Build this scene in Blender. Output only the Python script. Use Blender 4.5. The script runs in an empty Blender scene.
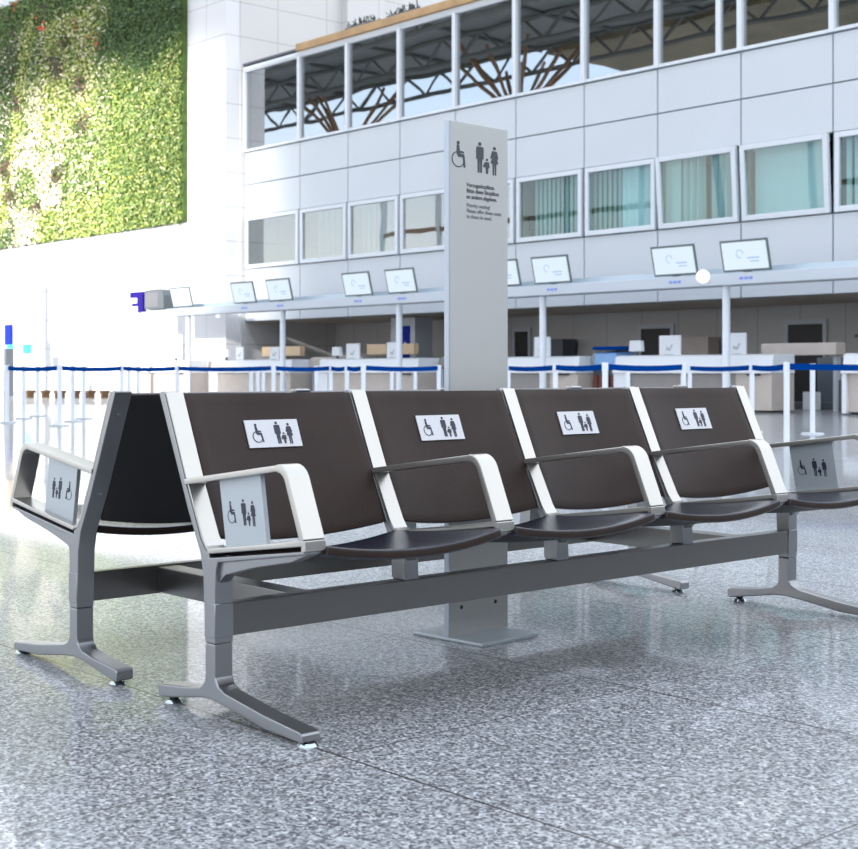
import bpy, bmesh, math, random
from mathutils import Vector, Matrix
random.seed(7)
S = bpy.context.scene
COL = S.collection
PI = math.pi

# ------------------------------------------------------------------ materials
def mat(name, col, rough=.5, metal=0., spec=.5, emit=None, estr=0., noise=0., nscale=20., bump=0., bscale=60., coat=0.):
    m = bpy.data.materials.new(name); m.use_nodes = True
    nt = m.node_tree; b = nt.nodes['Principled BSDF']
    b.inputs['Base Color'].default_value = (*col, 1)
    b.inputs['Roughness'].default_value = rough
    b.inputs['Metallic'].default_value = metal
    b.inputs['Specular IOR Level'].default_value = spec
    b.inputs['Coat Weight'].default_value = coat
    if emit:
        b.inputs['Emission Color'].default_value = (*emit, 1)
        b.inputs['Emission Strength'].default_value = estr
    tc = nt.nodes.new('ShaderNodeTexCoord')
    if noise:
        n = nt.nodes.new('ShaderNodeTexNoise'); n.inputs['Scale'].default_value = nscale; n.inputs['Detail'].default_value = 4
        nt.links.new(tc.outputs['Object'], n.inputs['Vector'])
        r = nt.nodes.new('ShaderNodeMapRange'); r.inputs[1].default_value = .25; r.inputs[2].default_value = .75
        r.inputs[3].default_value = 1 - noise; r.inputs[4].default_value = 1 + noise
        nt.links.new(n.outputs['Fac'], r.inputs[0])
        mx = nt.nodes.new('ShaderNodeVectorMath'); mx.operation = 'SCALE'
        mx.inputs[0].default_value = col
        nt.links.new(r.outputs[0], mx.inputs['Scale'])
        nt.links.new(mx.outputs[0], b.inputs['Base Color'])
    if bump:
        n = nt.nodes.new('ShaderNodeTexNoise'); n.inputs['Scale'].default_value = bscale; n.inputs['Detail'].default_value = 3
        nt.links.new(tc.outputs['Object'], n.inputs['Vector'])
        bp = nt.nodes.new('ShaderNodeBump'); bp.inputs['Strength'].default_value = bump; bp.inputs['Distance'].default_value = .01
        nt.links.new(n.outputs['Fac'], bp.inputs['Height']); nt.links.new(bp.outputs[0], b.inputs['Normal'])
    return m

def math_node(nt, op, a, b=None, c=None):
    n = nt.nodes.new('ShaderNodeMath'); n.operation = op
    for i, v in enumerate((a, b, c)):
        if v is None: continue
        if isinstance(v, (int, float)): n.inputs[i].default_value = v
        else: nt.links.new(v, n.inputs[i])
    return n.outputs[0]

def seam(nt, coord, period, offset, half):
    t = math_node(nt, 'SUBTRACT', coord, offset)
    t = math_node(nt, 'DIVIDE', t, period)
    t = math_node(nt, 'ADD', t, .5)
    t = math_node(nt, 'FRACT', t)
    t = math_node(nt, 'SUBTRACT', t, .5)
    t = math_node(nt, 'ABSOLUTE', t)
    t = math_node(nt, 'MULTIPLY', t, period)
    return math_node(nt, 'LESS_THAN', t, half)

def mix_rgb(nt, fac, a, b, mode='MIX'):
    n = nt.nodes.new('ShaderNodeMix'); n.data_type = 'RGBA'; n.blend_type = mode
    if isinstance(fac, (int, float)): n.inputs[0].default_value = fac
    else: nt.links.new(fac, n.inputs[0])
    for i, v in ((6, a), (7, b)):
        if isinstance(v, tuple): n.inputs[i].default_value = (*v, 1)
        else: nt.links.new(v, n.inputs[i])
    return n.outputs[2]

def panelled(name, col, seamcol, hcoord, ph, oh, pv, ov, half, rough=.6, noise=.05):
    m = mat(name, col, rough); nt = m.node_tree; b = nt.nodes['Principled BSDF']
    g = nt.nodes.new('ShaderNodeNewGeometry'); s = nt.nodes.new('ShaderNodeSeparateXYZ')
    nt.links.new(g.outputs['Position'], s.inputs[0])
    m1 = seam(nt, s.outputs[hcoord], ph, oh, half); m2 = seam(nt, s.outputs[2], pv, ov, half)
    mk = math_node(nt, 'MAXIMUM', m1, m2)
    n = nt.nodes.new('ShaderNodeTexNoise'); n.inputs['Scale'].default_value = .8; n.inputs['Detail'].default_value = 6
    nt.links.new(g.outputs['Position'], n.inputs['Vector'])
    c = mix_rgb(nt, n.outputs['Fac'], tuple(v * (1 - noise) for v in col), tuple(min(1, v * (1 + noise)) for v in col))
    nt.links.new(mix_rgb(nt, mk, c, seamcol), b.inputs['Base Color'])
    return m

ALU = mat('brushed_aluminium', (.47, .455, .425), .28, .86, noise=.05, nscale=3)
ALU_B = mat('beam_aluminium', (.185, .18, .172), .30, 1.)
ALU_D = mat('satin_aluminium', (.28, .285, .295), .32, .85, noise=.05, nscale=3)
ALU_P = mat('plate_aluminium', (.42, .46, .49), .42, .6)
CHROME = mat('chrome', (.42, .47, .49), .15, 1.)
RUBBER = mat('rubber', (.02, .02, .02), .7)
LEATHER = mat('brown_leather', (.027, .016, .0125), .48, spec=.20, bump=.12, bscale=260, noise=.15, nscale=9)
LEATHER_SKY = mat('leather_sky_tinted', (.010, .011, .022), .27, spec=.55, bump=.10, bscale=260, noise=.1, nscale=9)  # brown leather with the sky's blue reflection put into its colour
SHELL = mat('black_shell', (.008, .008, .009), .55)
STICK = mat('sticker_white', (.58, .58, .60), .4)
INK = mat('ink', (.012, .014, .03), .5)
PYLON = mat('pylon_grey', (.47, .47, .455), .5, .1, noise=.03, nscale=2)
PYEDGE = mat('pylon_edge', (.42, .46, .52), .35, .3)
INKG = mat('ink_grey', (.05, .055, .065), .5)
PANEL = mat('facade_panel', (.60, .63, .67), .4, noise=.02, nscale=.6)
GAP = mat('facade_gap', (.17, .21, .25), .7)
FRAME = mat('window_frame_white', (.70, .73, .77), .4)
TAN = mat('coping_tan', (.42, .26, .12), .5, noise=.2, nscale=2)
WHITE = mat('white_lacquer', (.82, .84, .88), .35)
POSTW = mat('post_white', (.80, .84, .90), .35)
GREYW = mat('pale_grey', (.50, .53, .57), .4)
BEIGE = mat('beige_board', (.56, .49, .44), .5, noise=.06, nscale=3)
GREYP = mat('grey_board', (.30, .28, .27), .5, noise=.06, nscale=3)
SOFFIT = mat('soffit_brown', (.50, .42, .34), .6, noise=.15, nscale=.7)
BACKW = panelled('back_wall_grey', (.50, .49, .48), (.30, .29, .28), 0, 1.35, .2, 3.2, -.5, .012, .5, .12)
DARK = mat('dark_void', (.018, .018, .02), .5)
DGREY = mat('dark_grey', (.09, .10, .12), .5)
BLUE = mat('belt_blue', (.001, .045, .25), .8, spec=.0)
BLUES = mat('sign_blue', (.008, .025, .30), .6, spec=.1)
VIOLET = mat('sign_violet', (.014, .004, .18), .6, spec=.2)
CYAN = mat('screen_cyan', (.02, .50, .80), .4, emit=(.03, .55, .95), estr=.7)
LBLUE = mat('hood_blue', (.22, .42, .75), .3, noise=.1, nscale=4)
REDB = mat('red_brown', (.20, .06, .04), .6)
BROWN = mat('brown_wood', (.10, .055, .025), .6)
OCHRE = mat('ochre', (.60, .44, .28), .6)
SCREEN = mat('screen_glow', (.35, .38, .40), .3, emit=(.80, .93, 1.), estr=.34)
SCRINK = mat('screen_ink', (.20, .30, .45), .5, emit=(.45, .65, .95), estr=.25)
BEZEL = mat('bezel', (.12, .15, .16), .4)
BLIND = mat('blind_teal', (.36, .52, .53), .6)
CURT = mat('curtain_teal', (.52, .68, .72), .7)
SHADE = mat('roller_pale', (.60, .76, .84), .6)
TRUNK = mat('plant_dark', (.03, .045, .04), .6)
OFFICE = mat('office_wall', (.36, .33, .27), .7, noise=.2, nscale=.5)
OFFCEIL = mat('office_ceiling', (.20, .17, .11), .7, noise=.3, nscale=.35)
STEEL = mat('roof_steel', (.16, .17, .17), .5)
ROOF = panelled('roof_deck', (.17, .16, .12), (.3, .32, .33), 0, 2.4, 0, 5, 0, .12, .6, .5)
RUST = mat('warm_steel', (.28, .16, .09), .5)
CONC = panelled('concrete_front', (.64, .64, .66), (.42, .42, .43), 0, 1.25, -41.4, 1.2, 11.45, .014, .6, .03)
CONCS = panelled('concrete_side', (.55, .545, .545), (.36, .35, .34), 1, 2.2, 27.4, 1.2, 11.45, .014, .6, .04)

def glass(name, tint, refl, wave):
    m = bpy.data.materials.new(name); m.use_nodes = True; nt = m.node_tree; nt.nodes.clear()
    o = nt.nodes.new('ShaderNodeOutputMaterial'); mx = nt.nodes.new('ShaderNodeMixShader')
    t = nt.nodes.new('ShaderNodeBsdfTransparent'); t.inputs[0].default_value = (*tint, 1)
    g = nt.nodes.new('ShaderNodeBsdfGlossy'); g.inputs['Roughness'].default_value = .01
    g.inputs[0].default_value = (.66, .68, .70, 1)
    mx.inputs[0].default_value = refl
    tc = nt.nodes.new('ShaderNodeNewGeometry')
    n = nt.nodes.new('ShaderNodeTexNoise'); n.inputs['Scale'].default_value = .55; n.inputs['Detail'].default_value = 1
    nt.links.new(tc.outputs['Position'], n.inputs['Vector'])
    bp = nt.nodes.new('ShaderNodeBump'); bp.inputs['Strength'].default_value = wave; bp.inputs['Distance'].default_value = .1
    nt.links.new(n.outputs['Fac'], bp.inputs['Height']); nt.links.new(bp.outputs[0], g.inputs['Normal'])
    nt.links.new(t.outputs[0], mx.inputs[1]); nt.links.new(g.outputs[0], mx.inputs[2]); nt.links.new(mx.outputs[0], o.inputs[0])
    return m
GLASS_U = glass('solar_glass', (.62, .66, .64), .54, .035)
GLASS_L = glass('clear_glass', (.80, .90, .88), .08, .015)
GLASS_M = glass('mirror_glass', (.75, .82, .8), .30, .03)

def granite():
    m = mat('granite_floor', (.5, .5, .5), .13); nt = m.node_tree; b = nt.nodes['Principled BSDF']
    g = nt.nodes.new('ShaderNodeNewGeometry'); s = nt.nodes.new('ShaderNodeSeparateXYZ')
    nt.links.new(g.outputs['Position'], s.inputs[0])
    v = nt.nodes.new('ShaderNodeTexVoronoi'); v.inputs['Scale'].default_value = 150
    nt.links.new(g.outputs['Position'], v.inputs['Vector'])
    bw = nt.nodes.new('ShaderNodeSeparateColor'); nt.links.new(v.outputs['Color'], bw.inputs[0])
    r = nt.nodes.new('ShaderNodeValToRGB'); nt.links.new(bw.outputs[0], r.inputs[0])
    e = r.color_ramp.elements
    e[0].position = 0; e[0].color = (.10, .102, .11, 1)
    e[1].position = 1; e[1].color = (.66, .67, .69, 1)
    for p, c in ((.22, (.15, .155, .165, 1)), (.40, (.29, .30, .315, 1)), (.65, (.42, .43, .445, 1)), (.85, (.54, .56, .58, 1))):
        x = e.new(p); x.color = c
    n2 = nt.nodes.new('ShaderNodeTexNoise'); n2.inputs['Scale'].default_value = 55; n2.inputs['Detail'].default_value = 5
    nt.links.new(g.outputs['Position'], n2.inputs['Vector'])
    mr = nt.nodes.new('ShaderNodeMapRange'); mr.inputs[1].default_value = .3; mr.inputs[2].default_value = .7
    mr.inputs[3].default_value = .52; mr.inputs[4].default_value = 1.12
    nt.links.new(n2.outputs['Fac'], mr.inputs[0])
    vm = nt.nodes.new('ShaderNodeVectorMath'); vm.operation = 'SCALE'
    nt.links.new(r.outputs[0], vm.inputs[0]); nt.links.new(mr.outputs[0], vm.inputs['Scale'])
    sx = seam(nt, s.outputs[0], 1.06, -2.56, .0022); sy = seam(nt, s.outputs[1], 1.045, 2.0, .0034)
    mk = math_node(nt, 'MAXIMUM', sx, sy)
    c = mix_rgb(nt, mk, vm.outputs[0], (.04, .034, .03))
    nt.links.new(c, b.inputs['Base Color'])
    n3 = nt.nodes.new('ShaderNodeTexNoise'); n3.inputs['Scale'].default_value = 1.6; n3.inputs['Detail'].default_value = 4
    nt.links.new(g.outputs['Position'], n3.inputs['Vector'])
    m3 = nt.nodes.new('ShaderNodeMapRange'); m3.inputs[1].default_value = .3; m3.inputs[2].default_value = .7
    m3.inputs[3].default_value = .36; m3.inputs[4].default_value = .44
    nt.links.new(n3.outputs['Fac'], m3.inputs[0]); nt.links.new(m3.outputs[0], b.inputs['Roughness'])
    b.inputs['IOR'].default_value = 1.42
    b.inputs['Coat Weight'].default_value = .55; b.inputs['Coat Roughness'].default_value = .05; b.inputs['Coat IOR'].default_value = 1.4
    return m
GRANITE = granite()

# ------------------------------------------------------------------ mesh helpers
class MB:
    def __init__(s): s.v = []; s.f = []; s.mi = []
    def add(s, vs, fs, mi=0):
        o = len(s.v); s.v += [tuple(p) for p in vs]; s.f += [tuple(i + o for i in f) for f in fs]; s.mi += [mi] * len(fs); return s
    def box(s, x0, x1, y0, y1, z0, z1, mi=0):
        vs = [(x, y, z) for z in (z0, z1) for y in (y0, y1) for x in (x0, x1)]
        return s.add(vs, [(0, 2, 3, 1), (4, 5, 7, 6), (0, 1, 5, 4), (2, 6, 7, 3), (0, 4, 6, 2), (1, 3, 7, 5)], mi)
    def prism(s, poly, a, b, axis='y', mi=0):
        n = len(poly)
        def P(p, t):
            return (p[0], t, p[1]) if axis == 'y' else ((t, p[0], p[1]) if axis == 'x' else (p[0], p[1], t))
        vs = [P(p, a) for p in poly] + [P(p, b) for p in poly]
        fs = [tuple(range(n)), tuple(range(2 * n - 1, n - 1, -1))] + [(i, i + n, (i + 1) % n + n, (i + 1) % n) for i in range(n)]
        return s.add(vs, fs, mi)
    def cyl(s, c, r0, r1, z0, z1, n=20, mi=0):
        vs = [(c[0] + r * math.cos(2 * PI * i / n), c[1] + r * math.sin(2 * PI * i / n), z) for r, z in ((r0, z0), (r1, z1)) for i in range(n)]
        return s.add(vs, [tuple(range(n - 1, -1, -1)), tuple(range(n, 2 * n))] + [(i, (i + 1) % n, (i + 1) % n + n, i + n) for i in range(n)], mi)
    def bar(s, p, q, r, n=6, mi=0):
        p = Vector(p); q = Vector(q); d = (q - p).normalized()
        u = d.orthogonal().normalized(); w = d.cross(u)
        vs = [c + (u * math.cos(2 * PI * i / n) + w * math.sin(2 * PI * i / n)) * r for c in (p, q) for i in range(n)]
        return s.add(vs, [tuple(range(n - 1, -1, -1)), tuple(range(n, 2 * n))] + [(i, (i + 1) % n, (i + 1) % n + n, i + n) for i in range(n)], mi)
    def build(s, name, mats, parent=None, bevel=0., seg=2, smooth=False, loc=None):
        me = bpy.data.meshes.new(name); me.from_pydata(s.v, [], s.f)
        if not isinstance(mats, (list, tuple)): mats = [mats]
        for m in mats: me.materials.append(m)
        me.polygons.foreach_set('material_index', s.mi)
        bm = bmesh.new(); bm.from_mesh(me); bmesh.ops.recalc_face_normals(bm, faces=bm.faces)
        if bevel:
            es = [e for e in bm.edges if len(e.link_faces) == 2 and e.calc_face_angle(0) > .5]
            bmesh.ops.bevel(bm, geom=es, offset=bevel, segments=seg, affect='EDGES', profile=.5, clamp_overlap=True)
        bm.to_mesh(me); bm.free()
        if smooth or bevel:
            for p in me.polygons: p.use_smooth = True
            try: me.set_sharp_from_angle(angle=math.radians(40))
            except Exception: pass
        o = bpy.data.objects.new(name, me); COL.objects.link(o)
        if bevel and not smooth:
            wn_ = o.modifiers.new('flat_faces', 'WEIGHTED_NORMAL'); wn_.keep_sharp = True
        if parent: o.parent = parent
        if loc: o.location = loc
        return o

def tag(o, label=None, cat=None, group=None, kind=None):
    if label: o['label'] = label
    if cat: o['category'] = cat
    if group: o['group'] = group
    if kind: o['kind'] = kind
    return o
def empty(name, loc, rz=0, label=None, cat=None, group=None, kind=None, parent=None):
    o = bpy.data.objects.new(name, None); COL.objects.link(o); o.location = loc; o.rotation_euler.z = rz
    o.empty_display_size = .1
    if parent: o.parent = parent
    return tag(o, label, cat, group, kind)
def struct(name, mb, m, parent=None, **k):
    o = mb.build(name, m, parent, **k)
    if not parent: o['kind'] = 'structure'
    return o
def copy_tree(o, parent=None):
    c = o.copy(); COL.objects.link(c)
    if parent: c.parent = parent
    for ch in [x for x in bpy.data.objects if x.parent == o]: copy_tree(ch, c)
    return c

# ------------------------------------------------------------------ pictograms (unit: man's height = 1, origin lower left)
def ngon(cx, cy, r, n=14, sx=1): return [(cx + sx * r * math.cos(2 * PI * i / n), cy + r * math.sin(2 * PI * i / n)) for i in range(n)]
def glyphs(thin=False):
    P = []
    P.append(ngon(.27, .865, .058))                                                   # wheelchair user
    P.append([(.21, .80), (.31, .80), (.335, .62), (.50, .60), (.50, .55), (.345, .545), (.36, .50), (.21, .50)])
    P.append([(.23, .52), (.50, .52), (.52, .46), (.56, .10), (.49, .10), (.45, .42), (.27, .42)])
    n = 26; R = .255; w = .03; cx, cy = .27, .34
    for i in range(n - 5):                                                              # wheel
        a0 = PI * .55 + 2 * PI * i / n; a1 = PI * .55 + 2 * PI * (i + 1) / n
        P.append([(cx + (R - w) * math.cos(a0), cy + (R - w) * math.sin(a0)), (cx + R * math.cos(a0), cy + R * math.sin(a0)),
                  (cx + R * math.cos(a1), cy + R * math.sin(a1)), (cx + (R - w) * math.cos(a1), cy + (R - w) * math.sin(a1))])
    P.append(ngon(1.14, .935, .062))                                                  # man
    P.append([(.99, .80), (1.03, .845), (1.25, .845), (1.29, .80), (1.29, .45), (1.24, .45), (1.24, .40), (1.04, .40), (1.04, .45), (.99, .45)])
    P.append([(1.05, .41), (1.13, .41), (1.125, .01), (1.055, .01)]); P.append([(1.15, .41), (1.23, .41), (1.225, .01), (1.155, .01)])
    P.append(ngon(1.43, .455, .045))                                                  # child
    P.append([(1.35, .38), (1.51, .38), (1.54, .20), (1.49, .20), (1.47, .0), (1.39, .0), (1.38, .20), (1.30, .20), (1.27, .24)])
    P.append(ngon(1.74, .86, .058))                                                   # woman
    P.append([(1.64, .77), (1.84, .77), (1.90, .52), (1.86, .52), (1.82, .60), (1.90, .36), (1.58, .36), (1.67, .60), (1.62, .52), (1.57, .53)])
    P.append([(1.66, .37), (1.73, .37), (1.72, -.02), (1.67, -.02)]); P.append([(1.75, .37), (1.82, .37), (1.81, -.02), (1.76, -.02)])
    return P
GW = 1.95

# ------------------------------------------------------------------ camera, world, lights
cam = bpy.data.cameras.new('camera'); co = bpy.data.objects.new('camera', cam); COL.objects.link(co)
co.location = (0, 0, .88); co.rotation_euler = (PI / 2, 0, math.asin(.747))
cam.sensor_width = 36; cam.lens = 1413 / 858 * 36; cam.shift_y = -52.5 / 858
cam.clip_end = 500; cam.dof.use_dof = True; cam.dof.focus_distance = 4.6; cam.dof.aperture_fstop = 9
S.camera = co
S.view_settings.view_transform = 'Standard'; S.view_settings.look = 'None'; S.view_settings.gamma = 1
S.view_settings.exposure = .85

w = bpy.data.worlds.new('world'); S.world = w; w.use_nodes = True; nt = w.node_tree
bg = nt.nodes['Background']
tc = nt.nodes.new('ShaderNodeTexCoord'); sp = nt.nodes.new('ShaderNodeSeparateXYZ'); nt.links.new(tc.outputs['Generated'], sp.inputs[0])
rp = nt.nodes.new('ShaderNodeValToRGB'); nt.links.new(sp.outputs[2], rp.inputs[0])
e = rp.color_ramp.elements
e[0].position = 0; e[0].color = (1, .97, .93, 1); e[1].position = 1; e[1].color = (.74, .85, 1, 1)
x = e.new(.07); x.color = (.97, .96, .95, 1); x = e.new(.2); x.color = (.64, .80, 1, 1); x = e.new(.4); x.color = (.90, .94, 1, 1)
nt.links.new(rp.outputs[0], bg.inputs[0]); bg.inputs[1].default_value = 1.35

def spot(name, loc, target, power, ang, blend, size, col):
    l = bpy.data.lights.new(name, 'SPOT'); l.energy = power; l.spot_size = math.radians(ang); l.spot_blend = blend
    l.shadow_soft_size = size; l.color = col
    o = bpy.data.objects.new(name, l); COL.objects.link(o); o.location = loc
    o.rotation_euler = (Vector(target) - Vector(loc)).to_track_quat('-Z', 'Y').to_euler()
    return o
spot('sun_beam', (-12, -62, 28), (-60, 27.4, 2.5), 1.05e6, 24, .75, 1.6, (1, .97, .92))

# ------------------------------------------------------------------ setting
struct('floor', MB().box(-140, 60, -60, 90, -.3, 0), GRANITE)
struct('wall_green_side', MB().box(-110, -41.43, 27.4, 28.0, 0, 20), CONC)
mb = MB().box(-42.0, -41.4, 28.0, 62, 0, 20); mb.box(-41.4, -41.05, 32.5, 34.3, 11, 20)
struct('wall_concrete_side', mb, CONCS)
struct('wall_behind_desks', MB().box(-41.4, 15, 32.2, 32.5, 0, 2.65), BACKW)
struct('ceiling_soffit', MB().box(-41.4, 15, 28.25, 32.5, 2.65, 2.8), SOFFIT)
struct('ceiling', MB().box(-110, -9, -4, 12, 20, 20.4), ROOF)
struct('ceiling_canopy', MB().box(-57.5, -9, -14, -4.05, 19.6, 20.2), mat('canopy_olive', (.30, .26, .17), .6, noise=.4, nscale=.25))

GX = [-41.4, -38.18, -35.60, -33.03, -30.52, -28.02, -25.45, -22.95, -20.40, -17.88, -15.35, -12.8, -10.3]
mb = MB()
for i in range(len(GX) - 1):
    a, b = GX[i] + .02, GX[i + 1] - .02
    for z0, z1 in ((2.67, 4.47), (6.34, 7.42), (7.46, 8.56)):
        mb.box(a, b, 28.2, 28.3, z0 + .0, z1)
mb.box(-41.4, GX[-1], 28.24, 28.34, 2.65, 4.49, 1); mb.box(-41.4, GX[-1], 28.24, 28.34, 6.32, 8.60, 1)
struct('wall_facade', mb, [PANEL, GAP])
struct('trim_1', MB().box(-38.2, GX[-1], 28.02, 28.5, 11.57, 11.83), TAN, bevel=.03)
struct('trim_2', MB().box(-41.4, -38.2, 28.1, 28.4, 11.62, 11.70).box(-41.4, GX[-1], 28.12, 28.4, 11.46, 11.57, 1), [DGREY, FRAME])
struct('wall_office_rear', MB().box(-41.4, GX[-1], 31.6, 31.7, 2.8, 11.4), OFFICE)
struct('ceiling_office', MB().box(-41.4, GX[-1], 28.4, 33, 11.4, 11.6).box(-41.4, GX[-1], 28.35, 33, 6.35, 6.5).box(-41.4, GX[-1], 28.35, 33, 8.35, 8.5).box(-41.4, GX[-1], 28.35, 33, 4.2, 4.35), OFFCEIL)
mb = MB()
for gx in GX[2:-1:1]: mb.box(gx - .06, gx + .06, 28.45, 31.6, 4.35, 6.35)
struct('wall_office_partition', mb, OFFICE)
wn = 0
for i in range(len(GX) - 1):                                            # upper ribbon
    a, b = GX[i], GX[i + 1]; wn += 1
    r = empty('window_%d' % wn, ((a + b) / 2, 28.2, 8.6), kind='structure'); h = (b - a) / 2
    mb = MB().box(-h, -h + .07, -.08, .12, 0, 2.88).box(h - .07, h, -.08, .12, 0, 2.88).box(-h + .07, h - .07, -.05, .1, 0, .08).box(-h + .07, h - .07, -.05, .1, 2.8, 2.88)
    if i == 7: mb.box(h - .72, h - .58, -.04, .1, .08, 2.8)
    mb.build('window_frame', FRAME, r)
    MB().box(-h + .07, h - .07, .02, .04, .08, 2.8).build('pane', GLASS_U, r)
tilt = {7: .07, 8: .06}
for i in range(len(GX) - 1):                                            # lower windows
    a, b = GX[i] + .02, GX[i + 1] - .02; wn += 1
    r = empty('window_%d' % wn, ((a + b) / 2, 28.2, 4.50), kind='structure'); h = (b - a) / 2 - .04; t = .13
    mb = MB()
    for x0, x1, z0, z1 in ((-h, -h + t, 0, 1.81), (h - t, h, 0, 1.81), (-h + t, h - t, 0, t), (-h + t, h - t, 1.81 - t, 1.81)):
        mb.box(x0, x1, -.06, .06, z0, z1)
    f = mb.build('window_frame', FRAME, r, bevel=.01, seg=1)
    p = MB().box(-h + t, h - t, 0, .02, t, 1.81 - t).build('pane', GLASS_M if i < 5 else GLASS_L, r)
    if i in tilt: f.rotation_euler.x = p.rotation_euler.x = tilt[i]
    struct('trim_%d' % (wn + 3), MB().box(a - .02, b + .02, 28.28, 28.4, 4.47, 4.51).box(a - .02, a + .01, 28.26, 28.4, 4.49, 6.32).box(b - .01, b + .02, 28.26, 28.4, 4.49, 6.32), GAP)

# curtains and blinds behind the lower windows
def wavy(x0, x1, y, z0, z1, amp, per, th=.012):
    n = max(8, int((x1 - x0) / per * 8)); mb = MB(); vs = []
    for z in (z0, z1):
        for s in (0, th):
            for i in range(n + 1):
                xx = x0 + (x1 - x0) * i / n
                vs.append((xx, y + s + amp * math.sin(2 * PI * (xx - x0) / per) * (1 if z == z0 else .8), z))
    m = n + 1; fs = []
    for i in range(n):
        fs += [(i, i + 1, 2 * m + i + 1, 2 * m + i), (m + i, 3 * m + i, 3 * m + i + 1, m + i + 1)]
        fs += [(i, m + i, m + i + 1, i + 1), (2 * m + i, 2 * m + i + 1, 3 * m + i + 1, 3 * m + i)]
    fs += [(0, 2 * m, 3 * m, m), (n, m + n, 3 * m + n, 2 * m + n)]
    return mb.add(vs, fs)
def slats(x0, x1, y, z0, z1, wd=.11, ang=.6):
    mb = MB(); k = int((x1 - x0) / wd); wd *= .62
    for i in range(k):
        cx = x0 + (i + .5) * (x1 - x0) / k; c, s = math.cos(ang) * wd / 2, math.sin(ang) * wd / 2
        vs = [(cx - c, y - s, z0), (cx + c, y + s, z0), (cx + c, y + s + .006, z0), (cx - c, y - s + .006, z0)]
        vs += [(p[0], p[1], z1) for p in vs]
        mb.add(vs, [(0, 3, 2, 1), (4, 5, 6, 7), (0, 1, 5, 4), (1, 2, 6, 5), (2, 3, 7, 6), (3, 0, 4, 7)])
    return mb
z0, z1 = 4.45, 6.32
SLATM = mat('blind_slat', (.30, .45, .46), .6)
tag(slats(-27.5, -25.7, 28.42, z0, z1, .16, .1).build('vertical_blind', SLATM), 'teal vertical blind behind the window just beside the sign pylon', 'blind')
tag(slats(-25.5, -24.3, 28.42, z0, z1, .16, .1).build('vertical_blind', SLATM), 'dark teal vertical blind half covering the second clear office window', 'blind')
tag(wavy(-24.3, -23.2, 28.42, z0, z1, .05, .3).build('curtain', SHADE), 'pale smooth curtain beside a vertical blind in the same office window', 'curtain')
tag(wavy(-23.0, -22.4, 28.44, z0, z1, .02, .5).build('curtain', CURT), 'flat pale curtain edge at the left side of the tilted window', 'curtain')
tag(wavy(-22.4, -21.75, 28.5, z0, z1, .13, .20).build('curtain', CURT), 'gathered pale teal curtain left of the dark gap in the tilted window', 'curtain')
tag(wavy(-21.5, -20.7, 28.5, z0, z1, .13, .19).build('curtain', CURT), 'gathered pale teal curtain right of the dark gap in the tilted window', 'curtain')
tag(MB().box(-20.2, -18.2, 28.5, 28.515, z0, 6.2).box(-20.25, -18.15, 28.47, 28.55, 6.2, 6.28).build('roller_blind', SHADE), 'pale blue roller blind drawn fully down behind a tilted window', 'blind')
tag(slats(-17.7, -15.6, 28.42, z0, z1, .2).build('vertical_blind', CURT), 'pale vertical blind in the window at the right picture edge', 'blind')
tag(slats(-35.3, -33.5, 28.5, z0, z1, .25, .3).build('vertical_blind', BLIND), 'grey green blind with wide slats over the third monitor pair from the concrete corner', 'blind')
tag(slats(-37.6, -36.0, 28.5, z0, z1, .3, .4).build('vertical_blind', BLIND), 'grey green blind with wide slats in the window nearest the concrete corner', 'blind')
c = empty('office_chair', (-27.75, 28.9, 4.36), .4, 'dark tubular office chair seen through the window beside the sign pylon', 'chair')
MB().box(-.22, .22, -.2, .2, .42, .47).build('seat', DGREY, c); mb = MB()
for p, q in (((-.24, -.2, .5), (-.24, -.26, .9)), ((.24, -.2, .5), (.24, -.26, .9)), ((-.24, -.26, .9), (.24, -.26, .9)), ((-.24, -.2, .5), (.24, -.2, .5))): mb.bar(p, q, .025)
mb.build('back_frame', DGREY, c)
for sx in (-.2, .2):
    for sy in (-.14, .14): MB().bar((sx, sy, 0), (sx, sy, .42), .02).build('leg', DGREY, c)

# roof structure mirrored in the glass
tn = 0
for i, y in enumerate((-3.6, 2, 8)):
    mb = MB(); z0, z1 = 18.6, 19.9
    mb.bar((-100, y, z0), (-9, y, z0), .16); mb.bar((-100, y, z1), (-9, y, z1), .16)
    k = 0
    x = -100
    while x < -12:
        mb.bar((x, y, z0), (x + 1.6, y, z1), .09); mb.bar((x + 1.6, y, z1), (x + 3.2, y, z0), .09); x += 3.2
    struct('roof_truss' if i == 0 else 'roof_truss.%03d' % i, mb, STEEL)
mb = MB()
for x in range(-100, -9, 6): mb.bar((x, -4, 19.9), (x, 12, 19.9), .12)
struct('roof_purlin', mb, STEEL)
for i, x in enumerate((-73, -57.5)):
    mb = MB(); y = -1.5
    mb.bar((x, y, 0), (x, y, 15.5), .35, 12)
    for k in range(10):
        a = 2 * PI * k / 10; mb.bar((x, y, 15.4), (x + 3.6 * math.cos(a), y + 3.6 * math.sin(a), 19 + .5 * (k % 2)), .12)
    struct('tree_column' if i == 0 else 'tree_column.%03d' % i, mb, RUST)
mb = MB()
for x in range(-104, 8, 8): mb.box(x - .2, x + .2, -30.3, -30, 0, 22)
struct('wall_glazing_posts', mb, FRAME)
struct('wall_glazing_rails', MB().box(-104, 8, -30.35, -30.05, 13.8, 14.2).box(-104, 8, -30.35, -30.05, 18.2, 18.6), RUST)
struct('wall_unseen_dark', MB().box(18, 18.4, -40, 60, 0, 8), mat('unseen_wall_grey', (.16, .16, .17), .6))  # unseen wall, added dark to cut bright reflections on the bench metal

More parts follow.
